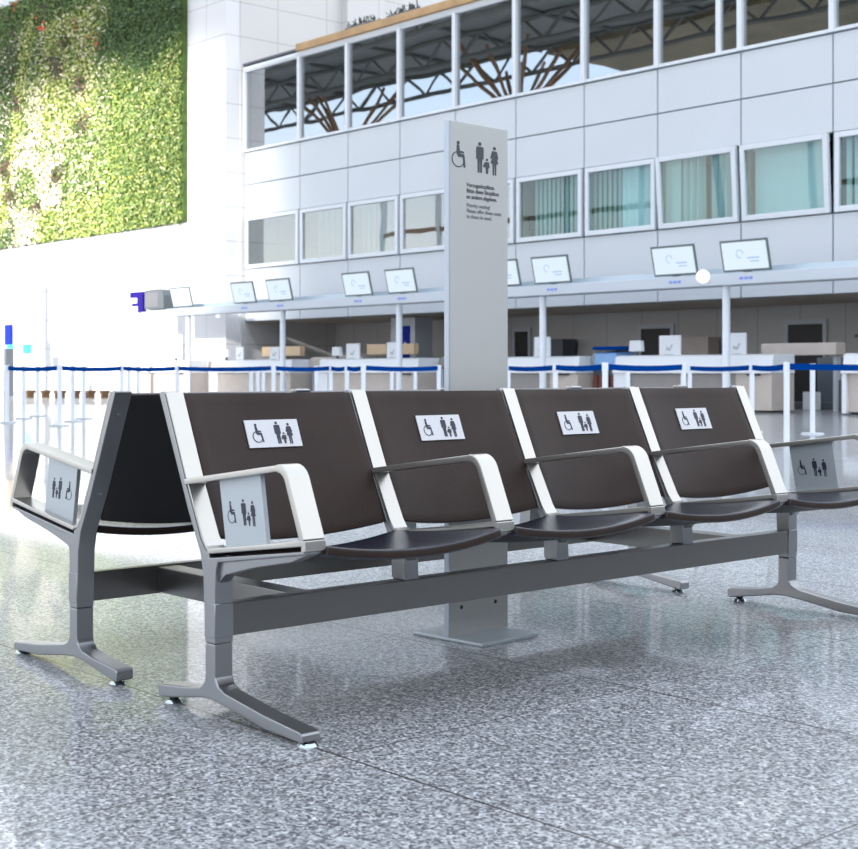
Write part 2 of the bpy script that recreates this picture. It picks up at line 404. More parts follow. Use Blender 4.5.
# ------------------------------------------------------------------ vertical garden
gx0, gx1, gz0, gz1 = -63.0, -43.9, 6.3, 16.83
vg = empty('vertical_garden', ((gx0 + gx1) / 2, 27.4, gz0), label='large rectangular green plant wall of mixed foliage on the pale concrete wall', cat='plant wall')
cx = (gx0 + gx1) / 2
MB().box(gx0 - cx, gx1 - cx, -.18, -.004, 0, gz1 - gz0).build('backing', mat('moss_backing', (.05, .09, .015), .9, noise=.5, nscale=3), vg)
LC = [('leaf_dark', (.04, .085, .025)), ('leaf_mid', (.085, .15, .04)), ('leaf_lime', (.33, .38, .07)), ('leaf_yellow', (.52, .51, .25)),
      ('leaf_purple', (.12, .05, .05)), ('leaf_pale', (.68, .62, .52)), ('flower_red', (.75, .08, .04)), ('leaf_fresh', (.17, .25, .06))]
LM = [mat(n, c, .6) for n, c in LC]
clumps = [(.43, .24, .035), (.39, .34, .05), (.51, .42, .05), (.15, .42, .04), (.52, .58, .05), (.08, .68, .05), (.11, .80, .05), (.39, .75, .05), (.27, .86, .04), (.42, .05, .03), (.36, .28, .03)]
fl = [(.44, .05), (.60, .29), (.57, .26), (.66, .10), (.68, .05), (.29, .10), (.02, .40), (.50, .20), (.14, .02), (.30, .15)]
rnd = random.Random(3)
def leaf_tone(s, t):
    s2 = s + rnd.gauss(0, .012); t2 = t + rnd.gauss(0, .012)
    for a, b in fl:
        if (s2 - a) ** 2 + (t2 - b) ** 2 < .010 ** 2: return 6
    for a, b, r in clumps:
        if (s2 - a) ** 2 + (1.0 * (t2 - b)) ** 2 < (r * .75) ** 2: return rnd.choice((4, 4, 0))
    u = rnd.random()
    if abs(s2 - (.25 - .22 * t2)) < .028 and .08 < t2 < .95: return 2 if u < .8 else 3
    if abs(s2 - .685 + .015 * math.sin(9 * t2)) < .022 and t2 > .47: return 2 if u < .5 else 7
    if s2 < .42 and t2 > .55 and (math.sin(s2 * 23) * math.sin(t2 * 17 + 1) > -.1): return 5 if u < .62 else 3 if u < .85 else 2  # overexposed sunlight at the lower left put in as paler leaf colours
    if s2 > .62 + .05 * math.sin(t2 * 11) and t2 < .40 + .05 * math.sin(s2 * 17): return 0 if u < .55 else 1
    if s2 > .69: return (2 if u < .30 else 7 if u < .62 else 1 if u < .9 else 3)
    if .30 < s2 < .60 and .13 < t2 < .60: return 2 if u < .62 else (3 if u < .8 else 5 if u < .93 else 7)
    if .22 < s2 < .48 and .38 < t2 < .62: return 5 if u < .45 else 3
    if t2 < .14: return 1 if u < .45 else 7 if u < .75 else 0 if u < .93 else 4
    if s2 < .16: return 0 if u < .35 else 1 if u < .62 else 7 if u < .78 else 4 if u < .86 else 5
    if t2 > .85: return 2 if u < .5 else 7 if u < .8 else 3
    return 1 if u < .30 else 7 if u < .55 else 3 if u < .70 else 5 if u < .82 else 2
mb = MB()
for k in range(60000):
    X = rnd.uniform(gx0, gx1); Z = rnd.uniform(gz0, gz1)
    s = (X + 59.4) / 15.5; t = (gz1 - Z) / 10.5
    m_ = leaf_tone(s, t); L = rnd.uniform(.08, .185) * (1.0 if m_ not in (2,) else .8); wv = L * rnd.uniform(.3, .55)
    a = rnd.uniform(-PI, PI) if m_ != 2 else rnd.gauss(-PI / 2, .5)
    d = Vector((math.cos(a), -rnd.uniform(.1, .9), math.sin(a))).normalized(); n = Vector((rnd.gauss(0, .5), -1, rnd.gauss(.3, .5)))
    u = d.cross(n).normalized(); p = Vector((X - cx, -.18 - rnd.uniform(0, .16), Z - gz0))
    mb.add([p, p + d * L * .45 + u * wv * .5, p + d * L, p + d * L * .45 - u * wv * .5], [(0, 1, 2, 3)], m_)
me = bpy.data.meshes.new('foliage'); me.from_pydata(mb.v, [], mb.f)
for m_ in LM: me.materials.append(m_)
me.polygons.foreach_set('material_index', mb.mi)
fo = bpy.data.objects.new('foliage', me); COL.objects.link(fo); fo.parent = vg; fo['kind'] = 'stuff'

# ------------------------------------------------------------------ tandem bench (front row, local frame; the rear row is the same turned round)
bench = empty('airport_bench', (-3.42, 3.256, 0), label='back-to-back waiting bench with eight brown leather seats on aluminium frames', cat='bench')
FY = [-1.256 + .628 * k for k in range(5)]
row_parts = []
def part(o, label=None):
    if label: o['label'] = label
    row_parts.append(o); return o
flare = [(.336, .30), (.334, .36), (.3185, .4175), (.262, .52), (.117, .8235), (.130, .829), (.143, .824), (.246, .597), (.318, .452), (.338, .428), (.362, .416), (.362, .407), (.765, .461), (.768, .453), (.40, .398), (.392, .380), (.389, .33)]
leg_poly = [(.342, .19)] + flare + [(.389, .19)]
mid_poly = [(.342, .291)] + flare[:-1] + [(.391, .33), (.394, .291)]
cover_poly = [(.1445, .8245), (.1515, .8265), (.2535, .600), (.326, .459), (.345, .435), (.372, .427), (.372, .420), (.3625, .4165), (.339, .4285), (.3192, .4525), (.2472, .5975)]
rib_poly = [(.380, .352), (.385, .400), (.765, .455), (.762, .450), (.70, .428), (.55, .400), (.466, .380), (.42, .368), (.392, .345)]
foot_poly = [(.342, .19), (.389, .19), (.389, .105), (.40, .086), (.43, .074), (.60, .050), (.748, .036), (.758, .030), (.758, .012), (.745, .010), (.60, .016), (.43, .040), (.37, .046), (.32, .044), (.24, .030), (.125, .012), (.112, .014), (.110, .040), (.118, .047), (.25, .060), (.315, .071), (.338, .088), (.342, .105)]
hw = .0275
for k, y in enumerate(FY):
    end = k in (0, 4)
    if end:
        leg = part(MB().prism(leg_poly, y - hw, y + hw).build('side_frame', ALU_D, bench, bevel=.003, seg=2))
        MB().box(.3405, .3905, y - hw - .0012, y + hw + .0012, .2045, .2925).build('joint_block', ALU_D, leg, bevel=.002, seg=1)
        MB().prism(foot_poly, y - hw, y + hw).build('foot', ALU_D, leg, bevel=.005, seg=2)
        for gx in (.15, .743):
            MB().cyl((gx, y), .012, .012, .006, .022, 12, 0).cyl((gx, y), .026, .020, 0, .008, 20, 1).build('glide', [RUBBER, CHROME], leg, smooth=True)
        for zx, zz in ((.147, .76), (.2565, .53)):
            MB().bar((zx + .003, y, zz + .0015), (zx - .0025, y, zz - .0012), .0055, 12).build('bolt', CHROME, leg)
    else:
        leg = part(MB().prism(mid_poly, y - hw, y + hw).build('side_frame', ALU_D, bench, bevel=.003, seg=2))
    MB().prism(cover_poly, y - hw + .003, y + hw - .001).build('front_cover', ALU, leg, bevel=.0015, seg=2)
    MB().prism(rib_poly, y - .017, y + .017).build('bracket_rib', ALU_D, leg, bevel=.003, seg=2)
    # seat rail on top of the bracket
    rail = [(.355, .423), (.362, .431), (.60, .463), (.750, .486), (.773, .4865), (.776, .462), (.768, .458), (.757, .458), (.757, .471), (.60, .4495), (.362, .4165)]
    part(MB().prism(rail, y - .031, y + .031).build('seat_rail', ALU, bench, bevel=.003, seg=2))
    # armrest: a bent flat band
    RA = .042; dn_ = Vector((.055, -.129)).normalized(); sx_ = .55
    for _ in range(500):                                            # slide the bend until its end meets the front upright
        sz_ = .594 + (sx_ - .250) * .136; c_ = Vector((sx_ - RA * math.cos(math.radians(97.7)), sz_ - RA * math.sin(math.radians(97.7))))
        e_ = c_ + Vector((math.cos(math.radians(23.1)), math.sin(math.radians(23.1)))) * RA
        t_ = e_ - Vector((.761, .484))
        sx_ += -.0004 if t_.x * dn_.y - t_.y * dn_.x < 0 else .0004
    path = [(.248, .594), (.248 + (sx_ - .248) * .5, .594 + (sx_ - .248) * .068)]
    for j in range(0, 10):
        a = math.radians(97.7 - j * 74.6 / 9); path.append((c_.x + RA * math.cos(a), c_.y + RA * math.sin(a)))
    path += [(.761, .484)]
    up, dn = [], []
    for i, p in enumerate(path):
        q0 = path[max(0, i - 1)]; q1 = path[min(len(path) - 1, i + 1)]
        dx, dz = q1[0] - q0[0], q1[1] - q0[1]; l = math.hypot(dx, dz); nx, nz = -dz / l, dx / l
        h = .008 if i < 3 else .010
        up.append((p[0] + nx * h, p[1] + nz * h)); dn.append((p[0] - nx * h, p[1] - nz * h))
    n = len(path); mb = MB(); vs = []
    for a in (y - .031, y + .031):
        vs += [(p[0], a, p[1]) for p in up] + [(p[0], a, p[1]) for p in dn]
    fs = []
    for i in range(n - 1):
        fs += [(i, i + 1, n + i + 1, n + i), (2 * n + i, 3 * n + i, 3 * n + i + 1, 2 * n + i + 1), (i, 2 * n + i, 2 * n + i + 1, i + 1), (n + i, n + i + 1, 3 * n + i + 1, 3 * n + i)]
    fs += [(0, n, 3 * n, 2 * n), (n - 1, 3 * n - 1, 4 * n - 1, 2 * n - 1)]
    arm = part(mb.add(vs, fs).build('armrest', ALU, bench, bevel=.003, seg=2))
    if end:
        pl = [(.376, .608), (.556, .634), (.585, .462), (.583, .455), (.574, .449), (.408, .4335)]
        sp_ = MB().prism(pl, y - .006, y + .006); sx = .066 / 1.0
        for g in glyphs():
            poly = [(.412 + u * sx - (v - .5) * .012, .492 + v * sx + (u) * .005) for u, v in g]
            sp_.prism(poly, y - .0066, y + .0066, mi=1)
        sp_.build('sign_plate', [ALU_P, INK], arm)
# beam
part(MB().box(.342, .388, FY[0] + hw, FY[4] - hw, .206, .291).build('beam', ALU_B, bench, bevel=.004))
# seats and backrests
W = .568
def grid_shell(fn, nu, nv, th):
    vs = []; fs = []
    P = [[Vector(fn(i / nu, j / nv)) for j in range(nv + 1)] for i in range(nu + 1)]
    def nrm(i, j):
        a = P[min(nu, i + 1)][j] - P[max(0, i - 1)][j]; b = P[i][min(nv, j + 1)] - P[i][max(0, j - 1)]
        return a.cross(b).normalized()
    for s in (0, 1):
        for i in range(nu + 1):
            for j in range(nv + 1): vs.append(P[i][j] - nrm(i, j) * th * s)
    N = (nu + 1) * (nv + 1); I = lambda i, j, s=0: s * N + i * (nv + 1) + j
    mi = []
    for i in range(nu):
        for j in range(nv):
            fs.append((I(i, j), I(i + 1, j), I(i + 1, j + 1), I(i, j + 1))); mi.append(0)
            fs.append((I(i, j, 1), I(i, j + 1, 1), I(i + 1, j + 1, 1), I(i + 1, j, 1))); mi.append(1)
    for i in range(nu):
        fs += [(I(i, 0), I(i, 0, 1), I(i + 1, 0, 1), I(i + 1, 0)), (I(i, nv), I(i + 1, nv), I(i + 1, nv, 1), I(i, nv, 1))]; mi += [2, 2]
    for j in range(nv):
        fs += [(I(0, j), I(0, j + 1), I(0, j + 1, 1), I(0, j, 1)), (I(nu, j), I(nu, j, 1), I(nu, j + 1, 1), I(nu, j + 1))]; mi += [2, 2]
    mb = MB(); mb.v = [tuple(v) for v in vs]; mb.f = fs; mb.mi = mi
    return mb
def seat_fn(yc):
    def f(u, v):   # u back->front, v across
        e = 2 * v - 1; x = .352 + .432 * u; ee = 1 - e * e
        z = .431 + .046 * u - .006 * math.sin(PI * u) - .006 * max(0, (u - .85) / .15) ** 2 - ee * (.026 + .006 * math.sin(PI * u))
        x += .012 * ee * u
        return (x, yc + e * W / 2, z)
    return f
def back_fn(yc):
    def f(u, v):   # u bottom->top
        e = 2 * v - 1; ee = 1 - e * e
        zb = .452 - .024 * ee; z = zb + (.822 - zb) * u
        x = .3125 - (z - .452) * (.3125 - .147) / (.822 - .452)
        x -= ee * (.030 * (1 - u) ** .6 * (1 if u < 1 else 0) + .006) - .006 * math.sin(PI * u)
        return (x, yc + e * W / 2, z)
    return f
stick_x = []
for k in range(4):
    yc = (FY[k] + FY[k + 1]) / 2
    part(grid_shell(seat_fn(yc), 14, 18, .024).build('seat', [LEATHER_SKY, SHELL, LEATHER], bench, bevel=.004, seg=2, smooth=True))
    bk = part(grid_shell(lambda u, v: back_fn(yc)(u, 1 - v), 14, 18, .018).build('backrest', [LEATHER, SHELL, LEATHER_SKY], bench, bevel=.004, seg=2, smooth=True))
    # sticker following the backrest
    f = back_fn(yc); y0 = yc - .018
    def onback(y, z, off):
        v = (y - yc) / W + .5; lo, hi = 0., 1.
        for _ in range(30):
            m_ = (lo + hi) / 2
            if f(m_, v)[2] < z: lo = m_
            else: hi = m_
        p = Vector(f(lo, v)); return (p.x + off, p.y, p.z + off * .4)
    mb = MB(); nx_ = 8
    for i in range(nx_):
        ya, yb = y0 - .090 + .180 * i / nx_, y0 - .090 + .180 * (i + 1) / nx_
        q = [onback(ya, .670, .004), onback(yb, .670, .004), onback(yb, .745, .004), onback(ya, .745, .004)]
        q2 = [(a - .003, b, c_) for a, b, c_ in q]
        mb.add(q + q2, [(0, 1, 2, 3), (7, 6, 5, 4), (0, 4, 5, 1), (2, 6, 7, 3)] + ([(0, 3, 7, 4)] if i == 0 else []) + ([(1, 5, 6, 2)] if i == nx_ - 1 else []))
    sc_ = .061
    for g in glyphs():
        vs = [onback(y0 - .073 + (u + (.22 if u > .8 else 0)) * sc_ * 1.07, .6785 + v_ * sc_, .0052) for u, v_ in g]
        vs2 = [(a - .002, b, c_) for a, b, c_ in vs]; n = len(vs)
        mb.add(vs + vs2, [tuple(range(n)), tuple(range(2 * n - 1, n - 1, -1))] + [(i, i + n, (i + 1) % n + n, (i + 1) % n) for i in range(n)], 1)
    mb.build('sticker', [STICK, INK], bk, 0)['label'] = 'white pictogram sticker of wheelchair user and family'
# rear row
for o in list(row_parts):
    c = o.copy(); COL.objects.link(c); c.rotation_euler.z = PI
    for ch in [x for x in bpy.data.objects if x.parent == o]:
        d = ch.copy(); COL.objects.link(d); d.parent = c
for y in (-1.016, .936):
    MB().box(-.342, .342, y, y + .07, .211, .288).build('crossbar', ALU_B, bench, bevel=.003)

# ------------------------------------------------------------------ sign pylon
py = empty('sign_pylon', (-3.42, 3.255, 0), math.radians(3), label='tall slim grey sign pylon with wheelchair and family symbols between the seat rows', cat='sign')
a, b = -.137, .147
MB().box(-.012, .0085, a + .004, b, .012, 1.703).build('panel', PYLON, py, bevel=.001)
MB().box(-.013, .0088, a - .003, a + .004, .012, 1.704).build('edge_profile', PYEDGE, py, bevel=.002)
MB().box(-.160, .160, -.140, .130, 0, .013).build('base_plate', ALU_P, py, bevel=.003)
mb = MB()
for yy in (-.08, .085): mb.bar((.006, yy, .105), (.0095, yy, .105), .007, 12)
mb.build('screw', DARK, py)
mb = MB()
for g in glyphs(): mb.prism([(-.128 + u * .103 * 1.16, 1.545 + v * .103) for u, v in g], .0085, .0097, axis='x')
mb.build('pictogram', INKG, py)
def text_mesh(name, s, size, mtl, parent, M):
    cu = bpy.data.curves.new(name, 'FONT'); cu.body = s; cu.size = size; cu.extrude = .0004; cu.space_line = 1.03; cu.offset = .0003
    t = bpy.data.objects.new(name, cu); COL.objects.link(t)
    dg = bpy.context.evaluated_depsgraph_get(); me = bpy.data.meshes.new_from_object(t.evaluated_get(dg))
    bpy.data.objects.remove(t); me.materials.clear(); me.materials.append(mtl)
    o = bpy.data.objects.new(name, me); COL.objects.link(o); o.parent = parent; o.matrix_local = M
    return o
Mt = Matrix(((0, 0, 1, .009), (1, 0, 0, -.056), (0, 1, 0, 1.494), (0, 0, 0, 1)))
text_mesh('lettering', 'Vorzugssitzplätze.\nBitte diese Sitzplätze\nan andere abgeben.', .0190, INKG, py, Mt)
Mt = Matrix(((0, 0, 1, .009), (1, 0, 0, -.056), (0, 1, 0, 1.427), (0, 0, 0, 1)))
text_mesh('lettering', 'Priority seating!\nPlease offer these seats\nto those in need.', .0180, mat('ink_pale', (.16, .17, .19), .5), py, Mt)

# ------------------------------------------------------------------ check-in gantry with its screens
gz = 2.75
ga = empty('monitor_gantry', (-28, 25.2, 0), label='long white overhead beam on round posts above the check-in desks', cat='gantry')
MB().box(-42.6 + 28, -12 + 28, -.2, .35, 2.75, 3.0).build('beam', mat('gantry_white', (.58, .62, .68), .4), ga, bevel=.02)
MB().box(-42.0 + 28, -12 + 28, .35, .9, 2.86, 3.16).build('rear_ledge', mat('ledge_glass', (.50, .58, .64), .25), ga, bevel=.01)
for X in (-40.4, -35.06, -29.6, -24.15, -18.65, -13.2):
    MB().cyl((X + 28, .05), .085, .085, 0, 2.75, 20, 0).cyl((X + 28, .05), .06, .06, 2.5, 2.76, 16, 1).build('post', [POSTW, DGREY], ga, smooth=True)
scx = [(-41.02 + .65, 'leftmost'), (-36.75, ''), (-34.85, ''), (-31.1, ''), (-29.2, ''), (-25.3, ''), (-23.6, ''), (-19.85, ''), (-17.95, '')]
slab = ['pale information screen nearest the blue lettered sign box on the gantry', 'pale screen above the second desk, left one of its pair', 'pale screen above the second desk, right one of its pair',
        'pale screen left one of the pair just left of the grey sign pylon', 'pale screen right one of the pair just left of the grey sign pylon', 'screen mostly hidden behind the grey sign pylon, only its edge showing',
        'single screen just right of the grey sign pylon above the gantry beam', 'pale screen left one of the two large ones beside the round white lamp', 'largest pale screen, right of the round white lamp on the gantry']
for i, (X, _) in enumerate(scx):
    r = empty('information_screen', (X, 25.05, 3.03), label=slab[i], cat='screen', group='screens on the check-in gantry')
    r.rotation_euler.x = .24
    hw_, H = .61, .68
    MB().box(-hw_, hw_, -.02, .02, 0, H).build('housing', BEZEL, r, bevel=.006, seg=1)
    MB().box(-hw_ + .045, hw_ - .045, -.026, -.018, .045, H - .045).build('display', SCREEN, r)
    mb = MB(); n = 18
    for k in range(n - 4):
        a0, a1 = 2 * PI * k / n, 2 * PI * (k + 1) / n
        mb.prism([(-.12 + .095 * math.cos(a0), .38 + .095 * math.sin(a0)), (-.12 + .095 * math.cos(a1), .38 + .095 * math.sin(a1)), (-.12 + .075 * math.cos(a1), .38 + .075 * math.sin(a1)), (-.12 + .075 * math.cos(a0), .38 + .075 * math.sin(a0))], -.030, -.027)
    mb.box(.06, .36, -.030, -.027, .27, .30); mb.box(.12, .34, -.030, -.027, .20, .225)
    mb.build('emblem', SCRINK, r)
    MB().box(-.10, .10, -.015, .015, -.02, .0).build('bracket', BEZEL, r)
    # desk number mark on the beam
    mb = MB()
    for q in range(3): mb.box(X + 28 - .17 + q * .12, X + 28 - .08 + q * .12, -.206, -.199, 2.85, 2.91)
    mb.build('number_mark', mat('mark_blue', (.22, .30, .75), .5), ga)
l = empty('gantry_lamp', (-18.95, 24.98, 2.97), label='round white globe lamp on the gantry beam between two large screens', cat='lamp')
bm = bmesh.new(); bmesh.ops.create_uvsphere(bm, u_segments=20, v_segments=12, radius=.15)
me = bpy.data.meshes.new('globe'); bm.to_mesh(me); bm.free(); me.materials.append(mat('globe_white', (.9, .9, .92), .3, emit=(1, 1, 1), estr=.4))
for p in me.polygons: p.use_smooth = True
o = bpy.data.objects.new('globe', me); COL.objects.link(o); o.parent = l; o.location = (0, -.155, -.02)
MB().bar((0, -.02, -.02), (0, .018, -.02), .05, 12).build('socket', DGREY, l)
# rounded housing and lettered sign at the gantry's end
r = empty('equipment_housing', (-41.95, 25.1, 3.01), label='grey rounded equipment box on the gantry end beside the blue letter sign', cat='box')
MB().prism([(-.62, 0), (.62, 0), (.62, .45), (.5, .62), (.3, .68), (-.62, .66)], -.25, .3).build('casing', mat('casing_grey', (.11, .125, .135), .5), r, bevel=.03)
MB().box(-.52, .3, -.26, -.25, .08, .56).build('front_panel', mat('panel_pale', (.16, .16, .175), .5), r)
r = empty('letter_sign', (-43.28, 25.0, 2.95), label='blue violet sign box with a white letter E at the gantry end', cat='sign')
MB().box(-.43, .43, -.05, .1, 0, .70).build('sign_box', VIOLET, r)
MB().box(-.43, -.30, -.062, -.05, 0, .49).box(-.30, .06, -.062, -.05, .31, .49).box(-.30, .10, -.062, -.05, .02, .20).build('letter', WHITE, r)
MB().box(-.1, .1, 0, .08, -2.95, 0).build('mast', WHITE, r)

# ------------------------------------------------------------------ check-in desks
def desk(x0, x1, label, grey=False, left_block=True):
    r = empty('check_in_desk', ((x0 + x1) / 2, 26.0, 0), label=label, cat='counter', group='check-in desks'); h = (x1 - x0) / 2
    MB().prism([(-.34, .92), (-.30, 1.24), (-.22, 1.27), (.5, 1.27), (.5, .92)], -h, h, axis='x').build('upper_screen', WHITE, r, bevel=.015)
    MB().box(-h, h, -.42, .5, .85, .92).build('worktop', WHITE, r, bevel=.012)
    MB().box(-h + (.1 if x1 > -12 else .45), h - .05, -.28, -.22, .06, .85).build('front_panel', GREYP if grey else BEIGE, r)
    MB().box(h - .95, h - .02, -.34, .5, .05, .84).build('side_cabinet', BEIGE, r)
    MB().box(-h, -h + (.1 if x1 > -12 else .45), -.36, .5, .03, .86).build('end_panel', WHITE, r)
    MB().box(-h + .1, h - .1, -.15, .45, 0, .05).build('plinth', DGREY, r)
    MB().box(h - .62, h - .30, -.40, -.34, .80, .845).build('cable_tray', DARK, r)
    return r
DL = [(-44.9, -41.1, 'white check-in desk at the far end below the blue letter sign'), (-39.7, -35.2, 'white check-in desk, second from the bright far end'),
      (-33.8, -29.3, 'white check-in desk in front of the pillar with the blue panel'), (-27.4, -23.35, 'white check-in desk just right of the grey sign pylon'),
      (-22.2, -17.75, 'white check-in desk left of the dark doorway, widest in view'), (-16.05, -11.5, 'white check-in desk at the right picture edge with beige front')]
for i, (a, b, lb) in enumerate(DL): desk(a, b, lb, grey=i in (3, 4))

# baggage housings in the gaps
def belt(x0, x1, label, y=26.6, z0=.95, z1=1.28, m_=BEIGE):
    r = empty('baggage_conveyor', ((x0 + x1) / 2, y, 0), label=label, cat='conveyor', group='baggage conveyors'); h = (x1 - x0) / 2
    MB().prism([(-.3, z0 + .05), (-.24, z1 - .03), (-.1, z1), (.8, z1), (.8, z0)], -h, h, axis='x').build('housing', m_, r, bevel=.03)
    MB().box(-h + .1, h - .1, -.1, .7, .35, z0).build('belt_bed', DGREY, r)
    for s in (-1, 1): MB().box(s * (h - .08) - .05, s * (h - .08) + .05, -.2, .7, 0, z0 + .02).build('side_stand', GREYW, r)
    return r
belt(-41.0, -39.8, 'grey beige baggage conveyor between the two farthest desks')
belt(-35.15, -33.85, 'beige baggage conveyor between the second and third far desks', z1=1.34)
belt(-29.2, -27.5, 'brown grey baggage conveyor left of the grey sign pylon', z1=1.30, m_=GREYP)
r = empty('baggage_hood', (-22.78, 26.3, 0), label='light blue baggage hood with dark blue lid between two desks', cat='conveyor hood')
MB().prism([(-.35, .98), (-.3, 1.35), (.5, 1.42), (.5, .98)], -.35, .35, axis='x').build('hood', LBLUE, r, bevel=.05)
MB().prism([(-.36, 1.42), (.45, 1.42), (.4, 1.5), (-.3, 1.5)], -.4, .5, axis='x').build('lid', BLUE, r, bevel=.02)
MB().prism(ngon(.0, 1.16, .2, 16), -.55, -.35, axis='x').build('roller', mat('roller_grey', (.4, .4, .4), .4, noise=.3, nscale=6), r, smooth=True)
MB().box(-.55, .45, -.1, .6, .1, .95).build('stand', DGREY, r)
mb = MB()
for q in range(5): mb.box(-.5 + q * .19, -.39 + q * .19, -.16, -.1, .25, .8)
mb.build('red_slats', REDB, r)

# lintel beam and doors on the wall behind
r = empty('conveyor_bridge', (-18.55, 28.0, 0), label='long beige horizontal housing crossing in front of the dark doorway', cat='conveyor housing')
MB().box(-1.0, 1.0, -.2, .2, 1.26, 1.54).build('housing', BEIGE, r, bevel=.02)
for q in (-.85, .85): MB().box(q - .05, q + .05, .0, .15, 0, 1.26).build('support', GREYW, r)
def doorway(n, x0, x1, top):
    r = empty('door_%d' % n, ((x0 + x1) / 2, 32.2, 0), kind='structure'); h = (x1 - x0) / 2
    MB().box(-h - .12, -h, -.06, 0, 0, top + .12).box(h, h + .12, -.06, 0, 0, top + .12).box(-h, h, -.06, 0, top, top + .12).build('door_frame', GREYW, r)
    MB().box(-h, h, -.03, -.005, 0, top).build('door_leaf', DARK, r)
    return r
doorway(1, -21.75, -20.69, 2.14); doorway(2, -26.79, -25.7, 2.14); doorway(3, -31.99, -31.4, 2.17)
tag(MB().box(-20.5, -19.3, 31.6, 31.9, 0, 1.25).build('metal_cabinet', mat('steel_blue', (.16, .19, .22), .35, .4)), 'blue grey metal cabinet beside the dark doorway behind the barrier posts', 'cabinet')
tag(MB().box(-18.75, -18.45, 28.3, 28.6, 0, .42).build('waste_bin', WHITE, bevel=.02), 'small white bin in the gap before the dark doorway', 'bin')
b_ = MB(); b_.bar((-17.05, 27.2, 0), (-17.05, 27.2, .7), .05); b_.bar((-17.05, 27.2, .7), (-16.75, 27.2, .9), .05)
tag(b_.build('handrail', ALU_D), 'bent steel handrail post beside the right edge desk', 'handrail')
tag(MB().box(-19.8, -16.8, 28.9, 29.6, 0, .16).build('baggage_scale', DGREY, bevel=.02), 'low dark baggage scale on the floor in the gap between desks', 'scale')

# pillar cabinet with the blue panel
r = empty('pillar_cabinet', (-34.3, 29.4, 0), label='pale grey square pillar with tall blue sign panel behind the desk', cat='pillar')
MB().box(-.59, .59, -.0, .75, 0, 2.62).build('pillar_body', GREYW, r, bevel=.01)
MB().box(-.14, .36, -.03, 0, .8, 2.35).build('sign_panel', BLUES, r)
MB().prism([(-.02, 1.75), (.08, 1.72), (.16, 1.85), (.28, 1.6), (.2, 1.58), (.12, 1.7), (-.02, 1.65)], -.04, -.03).build('arrow_mark', WHITE, r)
for i, (x0, x1, lb) in enumerate(((-34.4, -33.46, 'beige wall box left of the pillar with the blue panel'), (-32.8, -32.15, 'cream box overlapping the blue panel of the pale pillar'), (-40.1, -37.9, 'cream box behind the second far desk beside a white notice'))):
    tag(MB().box(x0, x1, 28.0, 28.2, 1.42, 1.74).build('wall_box', OCHRE, bevel=.01), lb, 'box')
tag(MB().box(-30.5, -29.3, 31.5, 32.1, 0, 1.88).build('low_cabinet', DGREY), 'dark low cabinet against the wall behind the desk by the sign pylon', 'cabinet')
tag(MB().box(-25.3, -23.95, 31.6, 32.1, 0, 1.85).build('low_cabinet', BEIGE), 'beige low cabinet against the grey wall behind the widest desk', 'cabinet')

# items on the desks
def notice(X, w_, h_, label, y=26.05):
    r = empty('desk_notice', (X, y, 1.27), label=label, cat='notice', group='white notices on the desks')
    MB().box(-w_ / 2, w_ / 2, -.02, .02, .0, h_).build('board', WHITE, r, bevel=.006)
    MB().prism([(-.1, .12), (.02, .1), (.1, .25), (.06, .26), (.0, .17), (-.1, .2)], -.026, -.02).build('print', GREYW, r)
    MB().box(-.1, .1, -.08, .08, 0, .02).build('stand', GREYW, r)
for X, w_, h_, lb in ((-38.55, .42, .42, 'small white notice on the second far desk'), (-36.6, .5, .40, 'white notice beside the gantry post on the second far desk'), (-32.63, .62, .45, 'white notice standing on the desk left of the blue pillar panel'), (-30.82, .5, .46, 'white notice close beside the gantry post in front of the pillar'),
                      (-24.93, .55, .5, 'white notice leaning by the gantry post just right of the sign pylon'), (-20.83, .62, .46, 'wide white notice on the left half of the widest desk'), (-18.94, .48, .48, 'white notice right of the gantry post on the widest desk')):
    notice(X, w_, h_, lb)
def crt(X, label, m1=WHITE):
    r = empty('desk_monitor', (X, 26.1, 1.27), label=label, cat='monitor', group='monitors on the desks')
    MB().prism([(-.2, .1), (.2, .1), (.17, .36), (-.17, .36)], -.03, .08).build('monitor_housing', m1, r, bevel=.01)
    MB().box(-.04, .04, .0, .05, 0, .12).build('stand', DGREY, r); MB().box(-.12, .12, -.06, .1, 0, .015).build('foot', DGREY, r)
crt(-39.45, 'small white monitor on the left end of the second far desk'); crt(-33.5, 'white monitor with dark stand at the left end of the third desk'); crt(-21.9, 'white monitor on the widest desk beside the blue hood')
crt(-42.6, 'pale monitor on the farthest bright desk')
r = empty('desk_fan', (-15.85, 26.15, 1.285), label='black desk lamp with drooping head at the right edge desk', cat='lamp')
b_ = MB(); b_.bar((0, 0, 0), (.05, 0, .4), .03); b_.build('stem', DARK, r)
b_ = MB()
for a in range(6): b_.bar((.05, 0, .4), (.05 + .26 * math.cos(a), .2 * math.sin(a), .33), .03)
b_.build('head', DARK, r); MB().cyl((0, 0), .09, .08, 0, .02).build('foot', DARK, r)
tag(MB().box(-15.4, -14.7, 26.35, 26.49, 1.275, 1.95).build('display_panel', OCHRE), 'cream upright panel on the desk at the right picture edge', 'panel')

